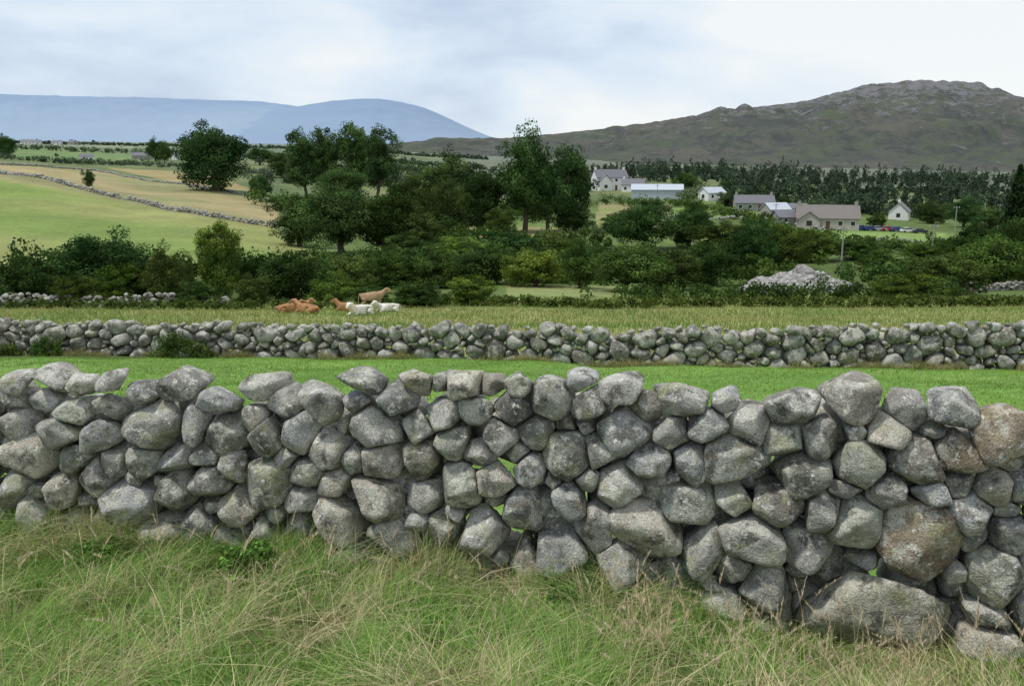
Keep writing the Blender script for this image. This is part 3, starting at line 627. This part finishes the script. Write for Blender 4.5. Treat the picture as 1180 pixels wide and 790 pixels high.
def house(name,px,row,w,dp,wh,rh,yaw,wall,roof,wins=4,storeys=1,chim=2,annex=None,door=True,gabwin=True,sc=1.0):
    p,_=G(px,row); E=link(bpy.data.objects.new(name,None)); E.location=tuple(p); E.rotation_euler=(0,0,math.radians(yaw)); E.scale=(sc,)*3
    gable(E,w,dp,wh,rh,wall,roof)
    for s in range(storeys):
        zc=.9+s*2.7
        for i_ in range(wins):
            x_=-w/2+w*(i_+.5)/wins
            if door and s==0 and i_==wins//2:
                box("door",x_-.5,x_+.5,-dp/2-.05,-dp/2+.02,0,2.1,M_door,E); continue
            box("window_frame",x_-.65,x_+.65,-dp/2-.05,-dp/2+.02,zc,zc+1.3,M_frame,E); box("window_pane",x_-.55,x_+.55,-dp/2-.07,-dp/2-.03,zc+.1,zc+1.2,M_glass,E)
        if gabwin:
            for sg in (-1,1):
                box("side_window",sg*w/2-.05,sg*w/2+.05,-.6,.6,zc,zc+1.3,M_glass,E)
    for i_ in range(chim):
        x_=-w/2+.6 if i_==0 else w/2-.6
        box("chimney",x_-.45,x_+.45,-.35,.35,wh+rh-.5,wh+rh+1.1,wall if wall is not M_cream else M_grey,E); box("chimney_pot",x_-.15,x_+.15,-.15,.15,wh+rh+1.1,wh+rh+1.5,M_brown,E)
    if annex:
        ax,ay,aw,ad,ah,ar=annex
        E2=link(bpy.data.objects.new("wing",None)); E2.parent=E; E2.location=(ax,ay,0); E2.rotation_euler=(0,0,math.pi/2); gable(E2,aw,ad,ah,ar,wall,roof)
        box("wing_window",ax-.7,ax+.7,ay-aw/2-.06,ay-aw/2+.02,1.0,2.3,M_glass,E)
    return E
house("white_farmhouse",702,219,14,8,5.4,3.2,14,M_white,M_slate,4,2,2,annex=(-4,-4.5,5,5.5,3.8,2.6),sc=1.3)
house("white_cottage",730,221,10,7,3.2,2.4,-14,M_white,M_slate,3,1,1,sc=1.2)
house("farm_shed",757,229,20,11,3.6,2.0,-8,M_shed,M_metal,0,1,0,door=False,gabwin=False,sc=1.15)
house("white_shed",820,231,9,5,2.8,1.8,35,M_white,M_metal,2,1,0,sc=1.2)
house("stone_farmhouse",868,243,13,7,2.8,2.4,-6,M_grey,M_slate,4,1,2,sc=1.1)
house("bungalow",952,263,16,8.5,2.9,3.2,-14,M_cream,M_brown,5,1,2,annex=(-5,-4.5,4,5.5,2.6,2.0),sc=1.1)
house("outbuilding",908,259,9,6,2.4,1.8,10,M_grey,M_slate,2,1,0)
house("outbuilding",916,247,8,6,2.4,1.6,-20,M_white,M_slate,2,1,0)
house("white_cottage",1036,253,8,6,2.8,2.8,62,M_white,M_slate,2,1,1,sc=1.15)
house("barn",893,251,8,6,3,2,20,M_grey,M_metal,1,1,0)
house("farmhouse",164,184,18,9,4,3,10,M_grey,M_slate,3,1,2)
house("white_farmhouse",200,184,14,9,4.5,3,-20,M_white,M_slate,3,1,2)
for px,row in ((42,166.5),(66,167),(84,167),(30,166),(226,168),(100,185),(280,182)): house("white_cottage",px,row,11,7,3,2.5,R.uniform(-30,30),M_white if px!=84 else M_grey,M_slate,2,1,1,sc=1.9 if row<170 else 1)
# cars
def car(px,row,yaw,col):
    p,_=G(px,row); E=link(bpy.data.objects.new("parked_car",None)); E.location=tuple(p); E.rotation_euler=(0,0,math.radians(yaw))
    m=flat("car_paint",col,.3,.03)
    prof=[(-2.1,.35),(-2.15,.75),(-2.0,.95),(-1.0,1.02),(1.3,1.0),(2.0,.88),(2.15,.6),(2.1,.35)]; n=len(prof)
    V=[(a,-.85,b) for a,b in prof]+[(a,.85,b) for a,b in prof]
    part("body",V,[tuple(range(n))[::-1],tuple(range(n,2*n))]+[(i_,(i_+1)%n,n+(i_+1)%n,n+i_) for i_ in range(n)],m,E)
    pr=[(-1.75,1.0),(-1.25,1.42),(.3,1.45),(1.15,.99)]; V=[(a,-.8+(b-1)*.35,b) for a,b in pr]+[(a,.8-(b-1)*.35,b) for a,b in pr]
    part("windows",V,[(3,2,1,0),(4,5,6,7),(0,1,5,4),(1,2,6,5),(2,3,7,6)],M_glass,E)
    pr=[(-1.2,1.43),(-1.15,1.48),(.2,1.50),(.28,1.46)]; V=[(a,-.63,b) for a,b in pr]+[(a,.63,b) for a,b in pr]
    part("roof_panel",V,[(3,2,1,0),(4,5,6,7),(0,1,5,4),(1,2,6,5),(2,3,7,6),(3,0,4,7)],m,E)
    for a in (-1.35,1.35):
        for b in (-.8,.8):
            V,Fc=tube([(a,b-.1,.32),(a,b-.09,.32),(a,b+.09,.32),(a,b+.1,.32)],[.02,.32,.32,.02],14); part("wheel",V,[tuple(f) for f in Fc],M_glass,E)
for c in ((992,265,20,(.05,.12,.35)),(1003,266,15,(.03,.05,.25)),(1013,266,-10,(.3,.32,.34)),(1022,266.5,10,(.45,.03,.03)),(1033,267,12,(.05,.08,.3)),(1046,268,5,(.7,.7,.7)),(1060,269,0,(.04,.04,.05)),(905,262,80,(.6,.6,.62))): car(*c)
# utility poles
def pole(px,row,h):
    p,_=G(px,row); E=link(bpy.data.objects.new("utility_pole",None)); E.location=tuple(p)
    V,Fc=tube([(0,0,-1),(0,0,h)],[.16,.11],8); part("post",V,[tuple(f) for f in Fc],M_grey,E); box("crossarm",-.9,.9,-.06,.06,h-.6,h-.45,M_grey,E)
    for a in (-.8,0,.8): box("insulator",a-.05,a+.05,-.05,.05,h-.45,h-.25,M_frame,E)
pole(969,312,7.5);pole(1073,300,7);pole(893,262,7);pole(1100,268,8);pole(757,235,8);pole(1150,262,8)

# ------------------------------------------------------------ cattle
def cow(px,d,yaw,col,pose,sc=1.0,head=0):
    q=NM("cow_hide",.85,.2); n=q.noise(2.2,4,.5,R.uniform(0,9)); a=np.array(col); q.base(q.mix(q.mr(n,.45,.6,0,1),tuple(a*.85),tuple(np.minimum(a*1.2,.8))))
    st=pose=='stand'
    V=[];Ed=[];Rd=[]
    def v(p,r,par=None):
        V.append(p);Rd.append(r); 
        if par is not None: Ed.append((par,len(V)-1))
        return len(V)-1
    dz=0 if st else -.78
    pel=v((-.72,0,1.22+dz),.31); md=v((-.15,0,1.12+dz),.39,pel); ch_=v((.42,0,1.14+dz),.36,md); sh=v((.68,0,1.28+dz),.26,ch_)
    nk=v((.92,head*.2,1.50+dz),.18,sh); hd=v((1.12,head*.35,1.68+dz),.15,nk); fc=v((1.34,head*.5,1.55+dz),.11,hd); v((1.48,head*.6,1.43+dz),.085,fc)
    for s in (-1,1): e=v((1.09,head*.35+s*.17,1.74+dz),.05,hd); v((1.06,head*.35+s*.30,1.72+dz),.035,e)
    t=v((-1.02,0,1.32+dz),.06,pel); t2=v((-1.11,0,.95+dz*.8),.03,t); v((-1.12,.02,.6+dz*.55),.045,t2)
    for s in (-1,1):
        if st:
            a=v((.5,s*.2,.85),.15,ch_); b=v((.52,s*.21,.5),.075,a); c=v((.5,s*.21,.14),.05,b); v((.55,s*.21,.03),.06,c)
            a=v((-.72,s*.22,.95),.2,pel); b=v((-.58,s*.24,.74),.14,a); c=v((-.9,s*.22,.46),.075,b); e=v((-.84,s*.22,.14),.05,c); v((-.78,s*.22,.03),.06,e)
        else:
            a=v((.55,s*.25,.24),.13,ch_); b=v((.88,s*.27,.14),.075,a); v((.60,s*.3,.07),.055,b)
            a=v((-.6,s*.3,.32),.22,pel); b=v((-.25,s*.42,.26),.14,a); c=v((-.72,s*.46,.11),.07,b); v((-.38,s*.48,.06),.055,c)
    me=bpy.data.meshes.new("cow"); me.from_pydata(V,Ed,[]); me.materials.append(q.m)
    o=link(bpy.data.objects.new("cow",me)); m=o.modifiers.new("skin",'SKIN'); m.use_smooth_shade=True
    for i_,rr_ in enumerate(Rd): me.skin_vertices[0].data[i_].radius=(rr_,rr_)
    me.skin_vertices[0].data[0].use_root=True
    o.modifiers.new("sub",'SUBSURF').levels=2; o.modifiers['sub'].render_levels=2
    p,_=GD(px,d); o.location=(p[0],p[1],p[2]); o.rotation_euler=(0,0,math.radians(yaw)); o.scale=(sc,)*3
TAN=(.34,.18,.085); WH=(.66,.63,.57); TN2=(.36,.25,.15)
cow(430,74,12,TN2,'stand',1.05,-.3); cow(354,68,150,TAN,'lie',1.08,.4); cow(332,70,25,TAN,'lie',1.0,-.4); cow(400,72,160,TAN,'lie',1.0); cow(416,65,235,WH,'lie',1.1,.3); cow(447,71,215,WH,'lie',1.0); cow(343,74,0,(.38,.21,.10),'lie',1.05)

# ------------------------------------------------------------ light
to_sun=Vector((-.42,-.12,.88)).normalized(); el=math.asin(to_sun.z); az=math.atan2(to_sun.x,to_sun.y)
sl=bpy.data.lights.new("sun",'SUN'); sl.energy=2.6; sl.angle=math.radians(5); sl.color=(1,.95,.86)
so=link(bpy.data.objects.new("sun",sl)); so.rotation_euler=to_sun.to_track_quat('Z','Y').to_euler()
w=bpy.data.worlds.new("World"); scene.world=w; w.use_nodes=True; nt=w.node_tree; nt.nodes.clear()
def N(t,**k):
    n=nt.nodes.new(t)
    for a,b in k.items(): setattr(n,a,b)
    return n
L=nt.links.new
sky=N('ShaderNodeTexSky',sky_type='NISHITA'); sky.sun_disc=False; sky.sun_elevation=el; sky.sun_rotation=az
b1=N('ShaderNodeBackground'); b1.inputs[1].default_value=.12; L(sky.outputs[0],b1.inputs[0])
tc=N('ShaderNodeTexCoord'); mp=N('ShaderNodeMapping'); mp.inputs['Scale'].default_value=(1,1,2.6); mp.inputs['Location'].default_value=(.3,0,.2); L(tc.outputs['Generated'],mp.inputs[0])
ns=N('ShaderNodeTexNoise'); ns.inputs['Scale'].default_value=2.8; ns.inputs['Detail'].default_value=8; ns.inputs['Roughness'].default_value=.5; ns.inputs['Distortion'].default_value=.15; L(mp.outputs[0],ns.inputs['Vector'])
sp=N('ShaderNodeSeparateXYZ'); L(tc.outputs['Generated'],sp.inputs[0])
ma=N('ShaderNodeMath',operation='MULTIPLY_ADD'); L(sp.outputs['X'],ma.inputs[0]); ma.inputs[1].default_value=.22; L(ns.outputs['Fac'],ma.inputs[2])
rp=N('ShaderNodeValToRGB'); e=rp.color_ramp.elements; e[0].position=.32; e[0].color=(.52,.62,.80,1); e[1].position=.58; e[1].color=(.96,.99,1.0,1)
m_=e.new(.45); m_.color=(.74,.845,.97,1); L(ma.outputs[0],rp.inputs[0])
b2=N('ShaderNodeBackground'); b2.inputs[1].default_value=1.0; L(rp.outputs[0],b2.inputs[0])
mx=N('ShaderNodeMixShader'); mx.inputs[0].default_value=.88; L(b1.outputs[0],mx.inputs[1]); L(b2.outputs[0],mx.inputs[2])
ow=N('ShaderNodeOutputWorld'); L(mx.outputs[0],ow.inputs[0])
